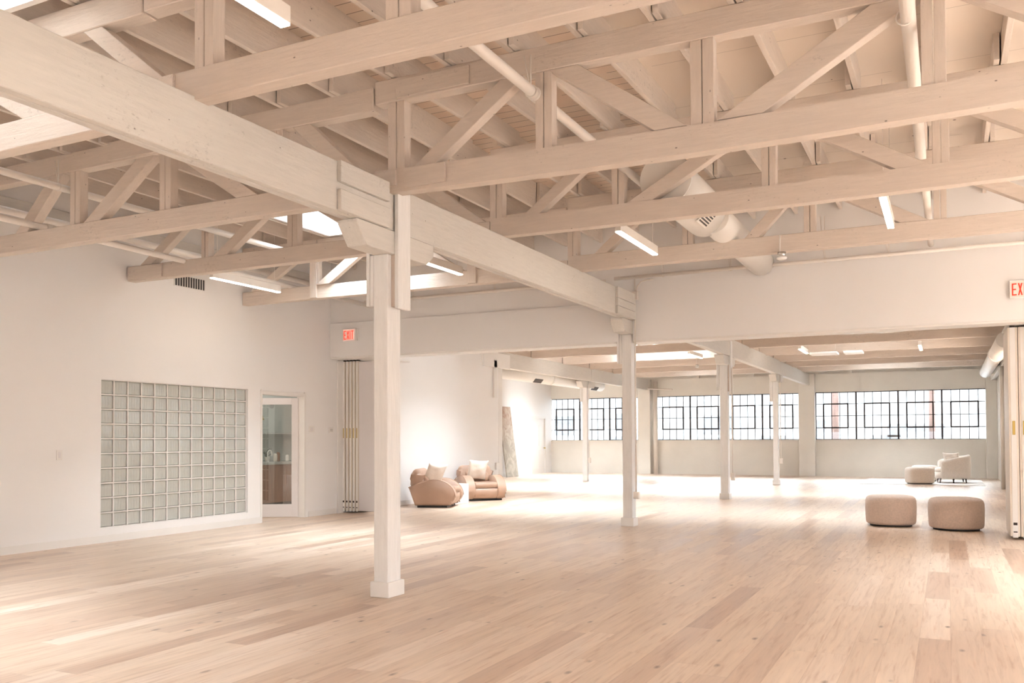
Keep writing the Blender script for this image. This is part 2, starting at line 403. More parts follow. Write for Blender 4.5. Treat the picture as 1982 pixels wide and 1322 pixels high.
# west wall of far hall (door recess, and an unseen opening added for daylight)
mb = MB(); slab(mb, 20.3, YF + .3, 0, ZD, XW - .15, XW, 0, [(31.80, 33.02, 0, 2.22), (21.2, 23.4, 1.2, 2.6)])
struct(mb.build('wall_west', M['wall']))
baseb('baseboard_west', XW, XW + .018, 20.46, 31.7)
# far wall
WINS = [(-14.80, -10.91, 3), (-10.28, -4.82, 4), (-4.29, 1.22, 4)]
WZ0, WZ1 = 1.315, 3.03
mb = MB(); slab(mb, XW - .15, XR + .15, 0, 3.69, YF, YF + .28, 1, [(a, b, WZ0, WZ1) for a, b, n in WINS])
wf = struct(mb.build('wall_far', M['conc']))
struct(MB().box(XW - .15, XR + .15, YF + .12, YF + .28, 3.69, ZD).build('wall_far_upper', M['conc']))
mb = MB()
for x in (-13.3, -12.0, -8.6, -6.55, -5.4, -3.1, -1.0, .25): mb.box(x - .07, x + .07, YF - .0, YF + .12, 3.69, 3.95)
struct(mb.build('trim_4', M['conc']))
mb = MB()
mb.box(-10.92, -10.42, 33.42, YF, 0, 3.69, .01).box(-4.84, -4.28, 33.42, YF, 0, 3.69, .01).box(1.16, 1.49, 33.42, YF, 0, 3.69, .01)
struct(mb.build('wall_far_pilaster', M['conc']))
# right wall of far hall, and the walls of the front hall outside the picture
mb = MB(); slab(mb, 13.86, YF + .3, 0, ZD, XR, XR + .2, 0, [(15.4, 17.4, 1.5, 2.4), (20.8, 25.0, 1.2, 3.1)])  # hidden side openings added to bring daylight into the far hall
struct(mb.build('wall_right', M['brick']))
EW = [(y, y + 4.6, 1.0, 3.3) for y in (-5.0, .6, 6.2)]
mb = MB(); slab(mb, YB - .2, 13.6, 0, ZD, XE, XE + .2, 0, [(-5.4, -.6, .4, 2.3), (.2, 5.8, .4, 2.3), (6.8, 12.6, .4, 2.3)])
struct(mb.build('wall_east', M['wall']))
mb = MB(); slab(mb, -15.2, 7.6, 0, ZD, YB - .2, YB, 1, [(-8.8, -6.0, .6, 1.8), (-3.2, -.2, .6, 1.8)])
struct(mb.build('wall_back', M['wall']))
struct(MB().box(-15.2, -15.0, YB - .2, 20.3, 0, ZD).box(-15.0, -10.6, 16.6, 16.7, 0, ZD).build('wall_outer', M['office']))

# steel windows in the far wall
for wi, (x0, x1, nu) in enumerate(WINS):
    w = struct(empty('window_%d' % (wi + 1), ((x0 + x1) / 2, YF + .12, WZ0)))
    W = x1 - x0; H = WZ1 - WZ0; uw = W / nu; pw = uw / 5; rh = H / 4
    y0, y1 = -.015, .015
    mb = MB()
    for k in range(nu + 1):
        x = -W / 2 + k * uw; t = .028
        mb.box(x - t, x + t, -.03, .03, 0, H)
    mb.box(-W / 2, W / 2, -.02, .02, 0, .025).box(-W / 2, W / 2, -.02, .02, H - .03, H)
    mb.build('mullion', M['steel'], w)
    mb = MB()
    for k in range(nu):
        for j in range(1, 5):
            x = -W / 2 + k * uw + j * pw; mb.box(x - .012, x + .012, y0, y1, 0, H)
    for j in range(1, 4): mb.box(-W / 2, W / 2, y0, y1, j * rh - .012, j * rh + .012)
    mb.build('glazing_bar', M['steel'], w)
    for k in range(nu):
        xa = -W / 2 + k * uw + pw; xb = xa + 3 * pw; za, zb = rh, 3 * rh
        mb = MB(); t = .025
        mb.box(xa - t, xa + t, -.04, .02, za, zb).box(xb - t, xb + t, -.04, .02, za, zb).box(xa, xb, -.04, .02, za - t, za + t).box(xa, xb, -.04, .02, zb - t, zb + t)
        mb.build('sash_frame', M['steel'], w)
    MB().box(-W / 2, W / 2, .004, .008, 0, H).build('glass_pane', M['glass'], w)
    MB().box(-W / 2 - .02, W / 2 + .02, -.16, .0, -.02, 0.005).build('window_sill', M['conc'], w)

# glass block panel in the left wall
gb = struct(empty('window_4', (XL, 8.44, .2)))
DY, DZ = 2.85 / 12, 2.05 / 10
mb = MB()
for i in range(12):
    for j in range(10):
        mb.box(-.105, -.050, i * DY + .012, (i + 1) * DY - .012, j * DZ + .011, (j + 1) * DZ - .011, .010, 2)
mb.build('glass_block_grid', M['block'], gb, smooth=False)
mb = MB()
for i in range(13): mb.box(-.12, -.036, i * DY - .008, i * DY + .008, 0, 2.05)
for j in range(11): mb.box(-.12, -.037, 0, 2.85, j * DZ - .0075, j * DZ + .0075)
mb.build('mortar_joint', M['trimw'], gb)
# door casing and glazed door, ajar into the back room
d = struct(empty('door_1', (XL, 12.72, 0)))
mb = MB(); mb.box(-.16, .012, -.0, .05, 0, 2.26, .003).box(-.16, .012, -1.13, -1.09, 0, 2.26, .003).box(-.16, .012, -1.09, 0, 2.18, 2.24, .003)
mb.build('door_frame', M['trimw'], d)
leaf = MB(); W_, H_ = .98, 2.16
leaf.box(0, .115, -.022, .022, 0.01, H_, .003).box(W_ - .115, W_, -.022, .022, .01, H_, .003).box(.115, W_ - .115, -.022, .022, .01, .24, .003).box(.115, W_ - .115, -.022, .022, H_ - .12, H_, .003)
lf = leaf.build('door_leaf', M['cool'], d); lf.location = (-.13, .0, 0); lf.rotation_euler = (0, 0, math.radians(180 + 31))
MB().box(.115, W_ - .115, -.004, .004, .24, H_ - .12).build('door_glass', M['dglass'], lf)
mb = MB(); mb.box(W_ - .10, W_ - .04, .022, .03, .92, 1.18, .004); mb.cyl((W_ - .07, .03, 1.0), (W_ - .07, .07, 1.0), .012).cyl((W_ - .07, .07, 1.0), (W_ - .19, .07, 1.0), .01)
mb.cyl((W_ - .07, .02, .9), (W_ - .07, .045, .9), .022); mb.build('door_handle', M['chrome'], lf)
# white door in west wall
d2 = struct(empty('door_2', (XW, 31.80, 0)))
mb = MB(); mb.box(-.08, .015, -.07, .012, 0, 2.29).box(-.08, .015, 1.208, 1.29, 0, 2.29).box(-.08, .015, .012, 1.208, 2.208, 2.29); mb.build('door_frame', M['trimw'], d2)
mb = MB(); mb.box(-.07, -.03, 0, 1.22, 0, 2.22)
for (a, b) in ((.12, .56), (.66, 1.10)):
    for (c, e) in ((.2, .95), (1.1, 1.95)): mb.box(-.03, -.022, a, b, c, e, .006)
mb.build('door_leaf', M['trimw'], d2)
MB().cyl((-.03, 1.10, 1.02), (.03, 1.10, 1.02), .012).cyl((.025, 1.10, 1.02), (.055, 1.10, 1.02), .03).build('door_knob', M['brass'], d2)
mb = MB()
for z in (.25, 1.1, 1.95): mb.box(-.03, -.012, .0, .02, z, z + .1)
mb.build('hinge', M['chrome'], d2)

# ------------------------------------------------------------------ back room seen through the door
cab = tag(empty('base_cabinet', (-12.75, 13.0, 0)), 'reddish wood base cabinet under a grey counter behind the glazed door', 'cabinet')
cab.location = (-13.05, 14.9, 0)
for k in range(5):
    MB().box(-.3, .3, -2.2 + .75 * k + .006, -2.2 + .75 * (k + 1) - .006, .08, .88, .004).build('cabinet_door', M['walnut'], cab)
MB().box(-.34, .34, -2.25, 1.6, .88, .93, .006).build('countertop', M['counter'], cab)
MB().box(-.26, .24, -2.2, 1.55, 0, .08).build('plinth', M['dark'], cab)
sh = tag(MB().box(-.14, .14, -1.6, 1.2, 1.53, 1.565, .003).build('wall_shelf', M['counter']), 'grey wall shelf above the counter behind the glazed door', 'shelf'); sh.location = (-13.27, 14.9, 0)
struct(MB().box(-13.56, -13.42, 8.0, 16.6, 0, 3.0).build('wall_office', M['office']))
struct(MB().box(-15.0, -10.6, 7.8, 8.0, 0, 3.0).build('wall_office_side', M['office']))
oc = struct(MB().box(-15.0, -10.61, 7.8, 16.6, 3.0, 3.06).build('ceiling_office', M['office']))
ol = tag(MB().box(-12.6, -11.6, 8.6, 15.2, 2.93, 2.99).build('ceiling_panel_light', M['lamp2']), 'flat ceiling light in the small room behind the glass blocks', 'lamp')
ol.location = (0, 0, 0)
# arched tap
tp = MB().tube([(-12.98, 14.62, .93), (-12.98, 14.62, 1.12)] + [(-12.98, 14.62 + .06 - .06 * math.cos(t), 1.12 + .06 * math.sin(t)) for t in [PI * k / 8 for k in range(1, 9)]] + [(-12.98, 14.74, 1.05)], .014).cyl((-12.98, 14.62, .93), (-12.98, 14.62, .96), .03)
tag(tp.build('tap', M['trimw']), 'white arched tap standing on the grey counter behind the door', 'tap')
for (x, y, h, r, mt, nm, lb) in ((-13.15, 15.05, .17, .045, 'linen', 'mug', 'pale mug on the grey counter behind the glazed door'), (-13.2, 15.2, .2, .04, 'walnut', 'wooden_jar', 'tall brown wooden jar on the counter behind the glazed door'), (-13.1, 15.38, .14, .035, 'trimw', 'bottle', 'small white bottle on the counter, nearest the door frame')):
    tag(MB().lathe([(r * .8, 0), (r, .01), (r, h * .85), (r * .7, h)], (x, y, .93), 20).build(nm, M[mt]), lb, nm.split('_')[-1])
pl = tag(empty('potted_plant', (-13.2, 14.85, .93)), 'dark leafy potted plant on the counter behind the white tap', 'plant')
MB().lathe([(.04, 0), (.055, .1), (.05, .11)], (0, 0, 0), 16).build('pot', M['linen'], pl)
mb = MB()
for k in range(16):
    a = k * 2.4; r = .03 + .08 * random.random(); z = .12 + .16 * random.random()
    p = Vector((math.cos(a) * r, math.sin(a) * r, z)); t = Vector((-math.sin(a), math.cos(a), 0)) * .022; o_ = Vector((math.cos(a), math.sin(a), .8)).normalized() * .06
    vs = [mb.bm.verts.new(q) for q in (p - o_, p + t, p + o_, p - t)]; mb.bm.faces.new(vs)
    mb.tube([(0, 0, .1), tuple(p)], .003, 5)
mb.build('leaf', M['darkobj'], pl)
wlmp = tag(empty('wall_lamp', (-13.42, 15.22, 2.17)), 'swing-arm wall lamp with round grey back plate behind the glazed door', 'lamp')
MB().cyl((0, 0, 0), (.03, 0, 0), .07, 24).build('back_plate', M['chrome'], wlmp)
MB().tube([(.03, 0, 0), (.08, -.1, .03), (.12, -.36, .08)], .009).tube([(.12, -.36, .08), (.14, -.46, -.2)], .009).build('swing_arm', M['chrome'], wlmp)
MB().lathe([(.02, .06), (.035, .04), (.075, -.07), (.07, -.07)], (.14, -.48, -.27), 24).build('lamp_shade', M['brass'], wlmp)

# ------------------------------------------------------------------ timber frame
def girder(y0, y1, x0, x1, label, cat='beam', splice=(), z0=3.275, z1=3.69):
    g = tag(empty('timber_girder', ((x0 + x1) / 2, (y0 + y1) / 2, z0)), label, cat, 'painted girders along the hall')
    w = (x1 - x0) / 2; l = (y1 - y0) / 2; h = z1 - z0
    mb = MB(); n = 2
    mb.box(-w, -.004, -l, l, 0, h, .006).box(.0, w, -l, l, .004, h, .006)
    mb.build('beam', M['ty'], g)
    for (a, b, c, d_) in splice:
        MB().box(w, w + .042, a - (y0 + y1) / 2, b - (y0 + y1) / 2, c - z0, d_ - z0, .005).build('splice_board', M['ty'], g)
    return g
GX0, GX1 = -4.585, -4.45
def SPL(y): return ((y - .76, y - .055, 3.515, 3.69), (y - .76, y - .055, 3.28, 3.455))
def SPR(y): return ((y + .145, y + .72, 3.505, 3.69), (y + .145, y + .72, 3.28, 3.455))
girder(-5.9, 6.68, GX0, GX1, 'long white painted timber girder over the front post, from the top left corner', splice=SPL(6.59))
girder(6.69, 13.49, GX0, GX1, 'white painted girder running from the front post to the header wall', splice=((12.6, 13.44, 3.28, 3.40), (12.6, 13.44, 3.405, 3.52), (12.6, 13.44, 3.525, 3.69)))
girder(13.88, 20.44, GX0, GX1, 'white painted girder just behind the header wall on the right row of posts', splice=())
girder(20.46, 27.24, GX0, GX1, 'white painted girder from third post to fourth post of the right row', splice=())
girder(27.26, 33.42, GX0, GX1, 'white painted girder ending at the pilaster between the wide windows', splice=())
girder(20.47, 27.24, -10.62, -10.48, 'white painted girder in the far hall above the grilled duct, left row', splice=())
girder(27.26, 33.42, -10.62, -10.48, 'white painted girder of the left row ending at the left pilaster', splice=())
girder(13.88, 33.42, 1.30, 1.44, 'painted timber girder along the right brick wall of the far hall', splice=())

def post(x, y, label, sx=.075, sy=.105, base=True, guss=(2.58, 3.66), gE=True, gW=True, cut=False, group='painted timber posts'):
    p = tag(empty('timber_post', (x, y, 0)), label, 'post', group)
    MB().box(-sx, sx, -sy, sy, 0.0, 3.07, .008, 2).build('shaft', M['post'], p)
    if base: MB().box(-sx - .024, sx + .024, -sy - .024, sy + .024, 0, .135, .004).build('base_trim', M['trimw'], p)
    # corbel with chamfered ends
    pts = [(-.62, 3.275), (-.62, 3.24), (-.48, 3.07), (.50, 3.07), (.62, 3.16), (.62, 3.275)]
    MB().prism(pts, 0, -.085, .118, .006).build('corbel', M['ty'], p)
    z0, z1 = guss
    if gE: MB().box(.119, .160, -.058, .145, z0, z1, .005).build('gusset_board', M['post'], p)
    if gE: MB().box(sx, .119, -.045, .12, z0 + .02, 3.07).build('gusset_packer', M['tz'], p)
    if gW:
        o = MB().box(-.160, -.122, -.10, .10, z0 + .03, z1, .005).box(-.118, -sx - .002, -.10, .10, z0 + .03, 3.07, .005).build('gusset_board', M['post'], p)
    return p
post(-4.553, 6.70, 'tall white timber post with square base trim, nearest the camera')
p2 = post(-4.60, 13.62, 'slim painted post with small base standing against the header wall', sx=.08, sy=.09, gE=False)
for (z0, z1) in ((3.30, 3.43), (3.435, 3.54), (3.545, 3.68)): pass
post(-4.60, 20.47, 'painted post behind the header wall with a small box near its foot', sx=.09, sy=.09, guss=(2.45, 3.64))
post(-4.60, 27.25, 'painted post fourth in the right row, before the middle window', sx=.075, sy=.075, guss=(2.45, 3.66), gE=False)
post(-10.70, 27.25, 'painted post standing in front of the leftmost window', sx=.085, sy=.075, base=False, gE=False)
tag(MB().box(1.27, 1.43, 27.1, 27.3, 0, 3.27, .01).build('timber_post', M['post']), 'painted post against right brick wall, left of the folded panels', 'post', 'painted timber posts')
# half post with hanging board at end of plastered wall
t = tag(empty('timber_post', (-10.5, 20.56, 0)), 'white corner post at the end of the plastered wall beside the canvas', 'post', 'painted timber posts')
MB().box(-.10, .055, -.095, .12, 0, 3.24, .006).build('shaft', M['trimw'], t)
MB().box(.055, .10, -.42, -.26, 2.45, 3.42, .004).build('hanger_board', M['trimw'], t)
MB().box(.02, .10, -1.0, .5, 3.24, 3.62, .006).build('corbel', M['trimw'], t)

BH = .21
def member(mb, xa, za, xb, zb, w, y0, y1, z_lo, z_hi):
    """brace clipped between chords: parallelogram with horizontal ends"""
    dx, dz = xb - xa, zb - za; ln = math.hypot(dx, dz)
    hw = w / 2 * ln / abs(dz)
    ta = (z_lo - za) / dz; tb = (z_hi - za) / dz
    x0 = xa + dx * ta; x1 = xa + dx * tb
    mb.prism([(x0 - hw, z_lo), (x0 + hw, z_lo), (x1 + hw, z_hi), (x1 - hw, z_hi)], 1, y0, y1, .004)
def truss(Y, x0, x1, zb, zt, posts, braces, label, group, sag=0.0, front=False, splices=(), joints=()):
    t = tag(empty('roof_truss', ((x0 + x1) / 2, Y + .07, zb)), label, 'truss', group)
    ox, oy, oz = t.location
    def fin(o): o.parent = t; o.matrix_parent_inverse = Matrix.Translation((-ox, -oy, -oz)); return o
    # bottom chord (with measured sag at mid span)
    mb = MB(); n = 6
    if sag:
        up = [(x0 + (x1 - x0) * k / n, zb + BH + -sag * math.sin(PI * k / n)) for k in range(n + 1)]
        dn = [(x, z - BH) for x, z in up][::-1]
        mb.prism(dn + up, 1, Y, Y + .13)
    else: mb.box(x0, x1, Y, Y + .13, zb, zb + BH, .006)
    fin(mb.build('bottom_chord', M['tx']))
    fin(MB().box(x0, x1, Y, Y + .13, zt - BH, zt, .006).build('top_chord', M['tx']))
    zl, zh = zb + BH, zt - BH
    for (xp, w) in posts:
        mb = MB()
        if front: mb.box(xp - w / 2, xp + w / 2, Y - .035, Y - .001, zb + .01, zt - .02, .004)
        mb.box(xp - w / 2, xp - .003, Y + .012, Y + .118, zl - sag, zh, .004).box(xp + .003, xp + w / 2, Y + .012, Y + .118, zl - sag, zh, .004)
        fin(mb.build('post', M['tz']))
    for (xa, za, xb, zb2, w) in braces:
        mb = MB(); member(mb, xa, za, xb, zb2, w, (Y - .035) if front else Y + .008, (Y + .05) if front else (Y + .122), zl - sag * .8, zh if not front else zh + .0)
        fin(mb.build('brace', M['tx']))
    for (xa, xb, za, zb2) in splices:
        fin(MB().box(xa, xb, Y - .028, Y - .001, za, zb2, .003).build('splice_board', M['tx']))
    return t
G1, G2, G3 = 'roof trusses over the right bay of the front hall', 'roof trusses over the left bay of the front hall', 'roof trusses of the far hall'
EAST_CD = [(-4.12, 3.89, -3.55, 4.32, .12), (-2.86, 3.89, -2.08, 4.32, .14), (-.99, 4.32, -.27, 3.9, .15), (.36, 4.32, 1.1, 3.9, .14)]
truss(4.30, -4.93, 1.40, 3.665, 4.57, [(-4.38, .17), (-2.85, .18), (-1.6, .17), (-.05, .16)], [(-2.72, 4.36, -1.85, 3.88, .15), (-1.35, 3.88, -.3, 4.36, .15), (.22, 4.36, 1.2, 3.88, .15)],
      'nearest roof truss of the right bay, bottom chord crossing the top edge', G1, splices=((-4.93, -4.62, 3.69, 3.86),))
truss(6.58, -4.60, 1.40, 3.612, 4.635, [(-4.38, .18), (-2.94, .15), (-1.63, .18), (-.05, .155)],
      [(-4.06, 3.83, -3.26, 4.40, .13), (-2.73, 4.40, -1.88, 3.79, .15), (-1.33, 3.80, -.33, 4.39, .17), (.22, 4.4, 1.2, 3.8, .15)],
      'second roof truss of the right bay, above the nearest post, chords sagging slightly', G1, sag=.045, splices=((-4.28, -3.86, 3.63, 3.80), (-4.36, -3.62, 4.44, 4.60), (-4.60, -4.36, 3.66, 3.80)))
truss(8.86, -4.62, 1.40, 3.69, 4.69, [(-4.55, .16), (-3.10, .14), (-1.54, .14), (-.02, .14)], EAST_CD, 'third roof truss of the right bay, in front of the round duct', G1, sag=.02)
truss(11.14, -4.62, 1.40, 3.68, 4.69, [(-4.55, .15), (-2.96, .14), (-1.46, .135), (-.04, .135)], [(-4.15, 3.89, -3.6, 4.35, .12), (-2.15, 3.89, -1.79, 4.27, .13), (-.98, 4.27, -.27, 3.87, .15), (.36, 4.3, 1.1, 3.9, .14)],
      'fourth roof truss of the right bay, nearest the header wall', G1)
truss(4.30, -10.44, -4.94, 3.615, 4.56, [(-9.0, .15), (-7.5, .15), (-6.05, .15)], [(-10.1, 3.82, -9.35, 4.35, .13), (-8.75, 3.82, -7.9, 4.35, .14), (-7.0, 4.35, -6.05, 3.82, .14), (-5.45, 4.35, -4.98, 3.98, .12)],
      'nearest roof truss of the left bay, brightly lit at the upper left edge', G2)
truss(6.58, -10.44, -4.62, 3.58, 4.59, [(-8.60, .16), (-7.23, .16), (-5.75, .16)], [(-9.52, 3.77, -8.95, 4.33, .15), (-8.33, 3.79, -7.48, 4.40, .15), (-6.95, 4.33, -6.12, 3.79, .15), (-5.45, 4.38, -4.85, 3.83, .14)],
      'second roof truss of the left bay, its chord crossing in front of the left wall', G2, splices=((-8.05, -7.05, 4.40, 4.60),))
truss(8.86, -10.44, -4.63, 3.665, 4.58, [(-8.98, .13), (-7.48, .17), (-6.0, .15)], [(-10.1, 3.87, -9.45, 4.32, .13), (-8.72, 3.87, -8.05, 4.32, .14), (-7.0, 4.32, -6.25, 3.87, .14), (-5.5, 4.4, -4.8, 3.87, .14)],
      'third roof truss of the left bay, shaded tan with its end on the left wall', G2, splices=((-10.42, -9.75, 3.68, 3.86),))
truss(11.14, -10.44, -4.63, 3.63, 4.57, [(-8.95, .13), (-7.5, .14), (-6.10, .14)], [(-10.0, 3.9, -9.4, 4.25, .13), (-8.83, 3.80, -8.12, 4.25, .14), (-7.0, 4.25, -6.3, 3.8, .14)],
      'fourth roof truss of the left bay, glaring white below the skylight', G2, front=True)
FY = [15.75, 18.05, 20.36, 22.62, 24.88, 27.14, 29.40, 31.66]
for i, Y in enumerate(FY):
    for (x0, x1, nm) in ((-4.62, 1.42, 'right'), (-10.5, -4.64, 'middle'), (XW + .02, -10.52, 'left')):
        if nm == 'left' and Y < 20.4: continue
        s = (x1 - x0) / 4
        P_ = [(x0 + .1, .14)] + [(x0 + s * k, .14) for k in (1, 2, 3)]
        B_ = [(x0 + .35, 3.87, x0 + s - .25, 4.4, .13), (x0 + s + .25, 3.87, x0 + 2 * s - .2, 4.4, .13), (x0 + 2 * s + .2, 4.4, x0 + 3 * s - .25, 3.87, .13), (x0 + 3 * s + .2, 4.4, x1 - .3, 3.87, .13)]
        truss(Y, x0, x1, 3.665, 4.66, P_, B_, '%s roof truss behind the header wall in the %s bay of the far hall' % (ORD[i], nm), G3)

# joists, one object each
bays = [(-5.9, 2.0, 4.60, 4.60, 'behind the camera side of the nearest truss'), (2.0, 4.43, 4.60, 4.57, 'in front of the nearest truss'), (4.30, 6.71, 4.575, 4.64, 'between first and second truss'), (6.58, 8.99, 4.64, 4.695, 'between second and third truss'),
        (8.86, 11.27, 4.695, 4.695, 'between third and fourth truss'), (11.14, 13.49, 4.695, 4.695, 'between fourth truss and header wall'), (13.88, 20.49, 4.665, 4.665, 'behind the header wall'), (20.36, 27.27, 4.665, 4.665, 'in the middle far hall'), (27.14, 33.65, 4.665, 4.665, 'nearest the far windows')]
for bi, (ya, yb, za0, zb0, nm) in enumerate(bays):
    if bi == 0: continue
    k = 0
    protos = None
    for i in range(21):
        x = 1.05 - .61 * i + (.05 if bi % 2 else -.01)
        if x < XL + .1: break
        seg = [(ya - .12, yb + .12)]
        for (h0, h1, g0, g1) in SKY:
            if h0 - .08 < x < h1 + .08 and ya < (g0 + g1) / 2 < yb:
                seg = [(ya - .12, g0 - .06), (g1 + .06, yb + .12)]
        if bi == 5: seg = [(a, min(b, 13.49)) for a, b in seg]
        if bi == 8: seg = [(a, min(b, 33.6)) for a, b in seg]
        if bi == 6: seg = [(max(a, 13.88), b) for a, b in seg]
        lab = 'rough painted roof joist %s, %s from the right' % (nm, ORD[k])
        for (a, b) in seg:
            if b - a < .25: continue
            mb = MB()
            za, zb = (4.58, 4.58) if (x < -4.6 and bi < 6) else (za0, zb0)
            fa = za + (zb - za) * (a - ya) / (yb - ya); fb = za + (zb - za) * (b - ya) / (yb - ya)
            mb.prism([(a - ya, fa), (b - ya, fb), (b - ya, ZD + .002), (a - ya, ZD + .002)], 0, -.024, .024, .003)
            o = mb.build('roof_joist', M['tj']); o.location = (x, ya, 0)
            tag(o, lab + (', beyond skylight' if len(seg) > 1 and a > ya else ''), 'joist', 'roof joists ' + nm)
        k += 1
# skylight trimmers are part of shaft; ledger and pipes along left wall
tag(MB().box(XL, XL + .07, 2.0, 13.4, 4.28, 4.42, .004).build('wall_ledger', M['ty']), 'long painted ledger board high on the left wall', 'board')

# ------------------------------------------------------------------ pipes, duct, conduits
def pipe(name, pts, r, label, cat, hangers=(), mat='pipe', coup=(), group=None):
    e = tag(empty(name, pts[0]), label, cat, group)
    o0 = Vector(pts[0])
    mb = MB().tube([tuple(Vector(p) - o0) for p in pts], r, 14)
    mb.build('pipe_run', M[mat], e)
    for c in coup:
        c = Vector(c) - o0; MB().cyl(tuple(c - Vector((0, .05, 0))), tuple(c + Vector((0, .05, 0))), r * 1.35, 14).build('coupling', M[mat], e)
    for (h, top) in hangers:
        h = Vector(h) - o0
        ring = [(h.x + (r + .006) * math.cos(a), h.y, h.z + (r + .006) * math.sin(a)) for a in [2 * PI * k / 16 for k in range(17)]]
        MB().tube(ring, .006, 6).tube([(h.x, h.y, h.z + r), (h.x, h.y, top - o0.z)], .006, 6).tube([(h.x - .01, h.y, h.z + r), (h.x - .06, h.y, top - o0.z)], .004, 5).build('hanger', M['pipe'], e)
    return e
pipe('sprinkler_pipe', [(-3.02, 2.0, 4.25), (-3.02, 11.0, 4.25)], .043, 'thick white sprinkler pipe hung near the second post of the nearest trusses', 'pipe', [((-3.02, 6.52, 4.25), 4.55)], coup=[(-3.02, 6.62, 4.25), (-3.02, 5.30, 4.25)], group='sprinkler pipes along the hall')
pipe('sprinkler_pipe', [(-.20, 2.0, 4.25), (-.20, 9.45, 4.25), (-.20, 9.52, 4.22), (-.20, 9.55, 4.14)], .05, 'thick white pipe running down beside the wide centre post at upper right', 'pipe', [((-.22, 6.5, 4.25), 4.5)], group='sprinkler pipes along the hall')
pipe('sprinkler_pipe', [(-.17, 9.9, 4.05), (-.17, 13.4, 4.05)], .04, 'short white pipe between the last truss and header wall at upper right', 'pipe', [], group='sprinkler pipes along the hall')
pipe('sprinkler_pipe', [(-9.30, 0, 3.86), (-9.30, 6.9, 3.86), (-9.36, 8.95, 3.86), (-9.5, 13.45, 3.86)], .038, 'long white pipe low along the left wall passing under the trusses', 'pipe', [], coup=[(-9.3, 6.8, 3.86)], group='sprinkler pipes along the hall')
pipe('sprinkler_pipe', [(-8.75, 0, 4.2), (-8.75, 11.0, 4.2)], .04, 'white pipe above the left bay crossing the second truss', 'pipe', [((-8.75, 6.5, 4.2), 4.5)], group='sprinkler pipes along the hall')
pipe('sprinkler_pipe', [(-10.2, 2, 4.20), (-10.2, 13.4, 4.20)], .045, 'white pipe tight against the left wall below the ledger', 'pipe', [], group='sprinkler pipes along the hall')
pipe('wall_pipe', [(-4.75, 13.40, 3.955), (1.42, 13.40, 3.965)], .027, 'slender pipe along the top of the header wall, right bay', 'pipe', [((-3.95, 13.40, 3.955), 4.2), ((-2.9, 13.40, 3.957), 4.2), ((-1.55, 13.40, 3.96), 4.6), ((-.7, 13.40, 3.96), 4.2)], group='pipes along the header wall')
pipe('wall_pipe', [(-9.6, 13.40, 3.93), (-4.9, 13.40, 3.93)], .027, 'slender pipe along top of the header wall, left bay', 'pipe', [((-8.55, 13.40, 3.93), 4.2), ((-6.9, 13.40, 3.93), 4.6), ((-6.0, 13.40, 3.93), 4.2)], group='pipes along the header wall')
# big round duct
du = tag(empty('round_duct', (-2.62, 8.9, 4.13)), 'thick round white duct hanging between the third and fourth trusses', 'duct')
mb = MB().cyl((0, .12, 0), (0, 1.80, 0), .27, 48).cyl((0, 1.80, 0), (0, 1.90, 0), .27, 48, r2=.235).cyl((0, 1.90, 0), (0, 1.94, 0), .235, 48, r2=.17)
mb.build('main_barrel', M['duct'], du)
MB().cyl((.12, 1.7, -.07), (.16, 4.55, -.12), .19, 36).build('narrow_barrel', M['duct'], du)
MB().cyl((0, .10, 0), (0, .13, 0), .278, 48).build('end_cap', M['duct'], du)
mb = MB().box(-.12, .12, -.19, .19, 0, .014, .002); gr = mb.build('grille_frame', M['duct'], du)
gr.location = (.19, 1.13, -.19); gr.rotation_euler = (0, math.radians(135), 0)
mb = MB()
for k in range(6): mb.box(-.095 + k * .034, -.076 + k * .034, -.165, .165, .014, .018)
mb.build('grille_slot', M['grille'], gr)
# far ducts
du2 = tag(empty('round_duct', (-11.02, 20.6, 3.25)), 'long round duct with two grilles beside the left row girder', 'duct')
MB().cyl((0, .0, 0), (0, 8.9, 0), .19, 28).build('duct_run', M['duct'], du2)
MB().cyl((0, -.02, 0), (0, .08, 0), .21, 28).cyl((0, 4.4, 0), (0, 4.5, 0), .2, 28).build('coupling', M['duct'], du2)
for yy in (3.3, 8.0):
    g_ = MB().box(-.07, .07, -.28, .28, 0, .01).build('grille', M['grille'], du2); g_.location = (.14, yy, -.135); g_.rotation_euler = (0, math.radians(130), 0)
du3 = tag(empty('round_duct', (1.10, 21.0, 3.42)), 'white duct beside the right brick wall under the far ceiling', 'duct')
MB().cyl((0, 0, 0), (0, 10.5, 0), .17, 24).build('duct_run', M['duct'], du3)
MB().cyl((0, 3.5, 0), (0, 3.7, 0), .19, 24).build('coupling', M['duct'], du3)
# conduits
def conduit(x, y, z0, z1, label, boxes):
    e = tag(empty('conduit', (x, y, 0)), label, 'conduit')
    MB().cyl((0, 0, z0), (0, 0, z1), .013, 10).build('conduit_tube', M['pipe'], e)
    for (z, h, w) in boxes: MB().box(-w / 2 + .01, w / 2 + .01, -.045, .02, z, z + h, .006).build('junction_box', M['pipe'], e)
conduit(-4.425, 13.44, .45, 3.98, 'thin conduit with two boxes beside the post at header wall', [(.45, .11, .09), (3.60, .13, .10)])
conduit(-4.42, 20.42, .55, 3.0, 'thin conduit with low box on the third post of the right row', [(.43, .17, .09)])
conduit(-4.46, 27.2, .72, 3.6, 'thin conduit on the fourth post of the right row', [(.62, .16, .09)])
conduit(-10.55, 27.2, .72, 3.6, 'thin conduit on the post in front of leftmost window', [(.60, .17, .09)])
tag(MB().cyl((-10.22, 33.5, 0), (-10.22, 33.5, 3.6), .085, 16).tube([(-10.62, 33.35, 3.33), (-9.5, 33.35, 3.27)], .03).build('standpipe', M['pipe']), 'vertical white standpipe on the far wall, left of the middle window', 'pipe')
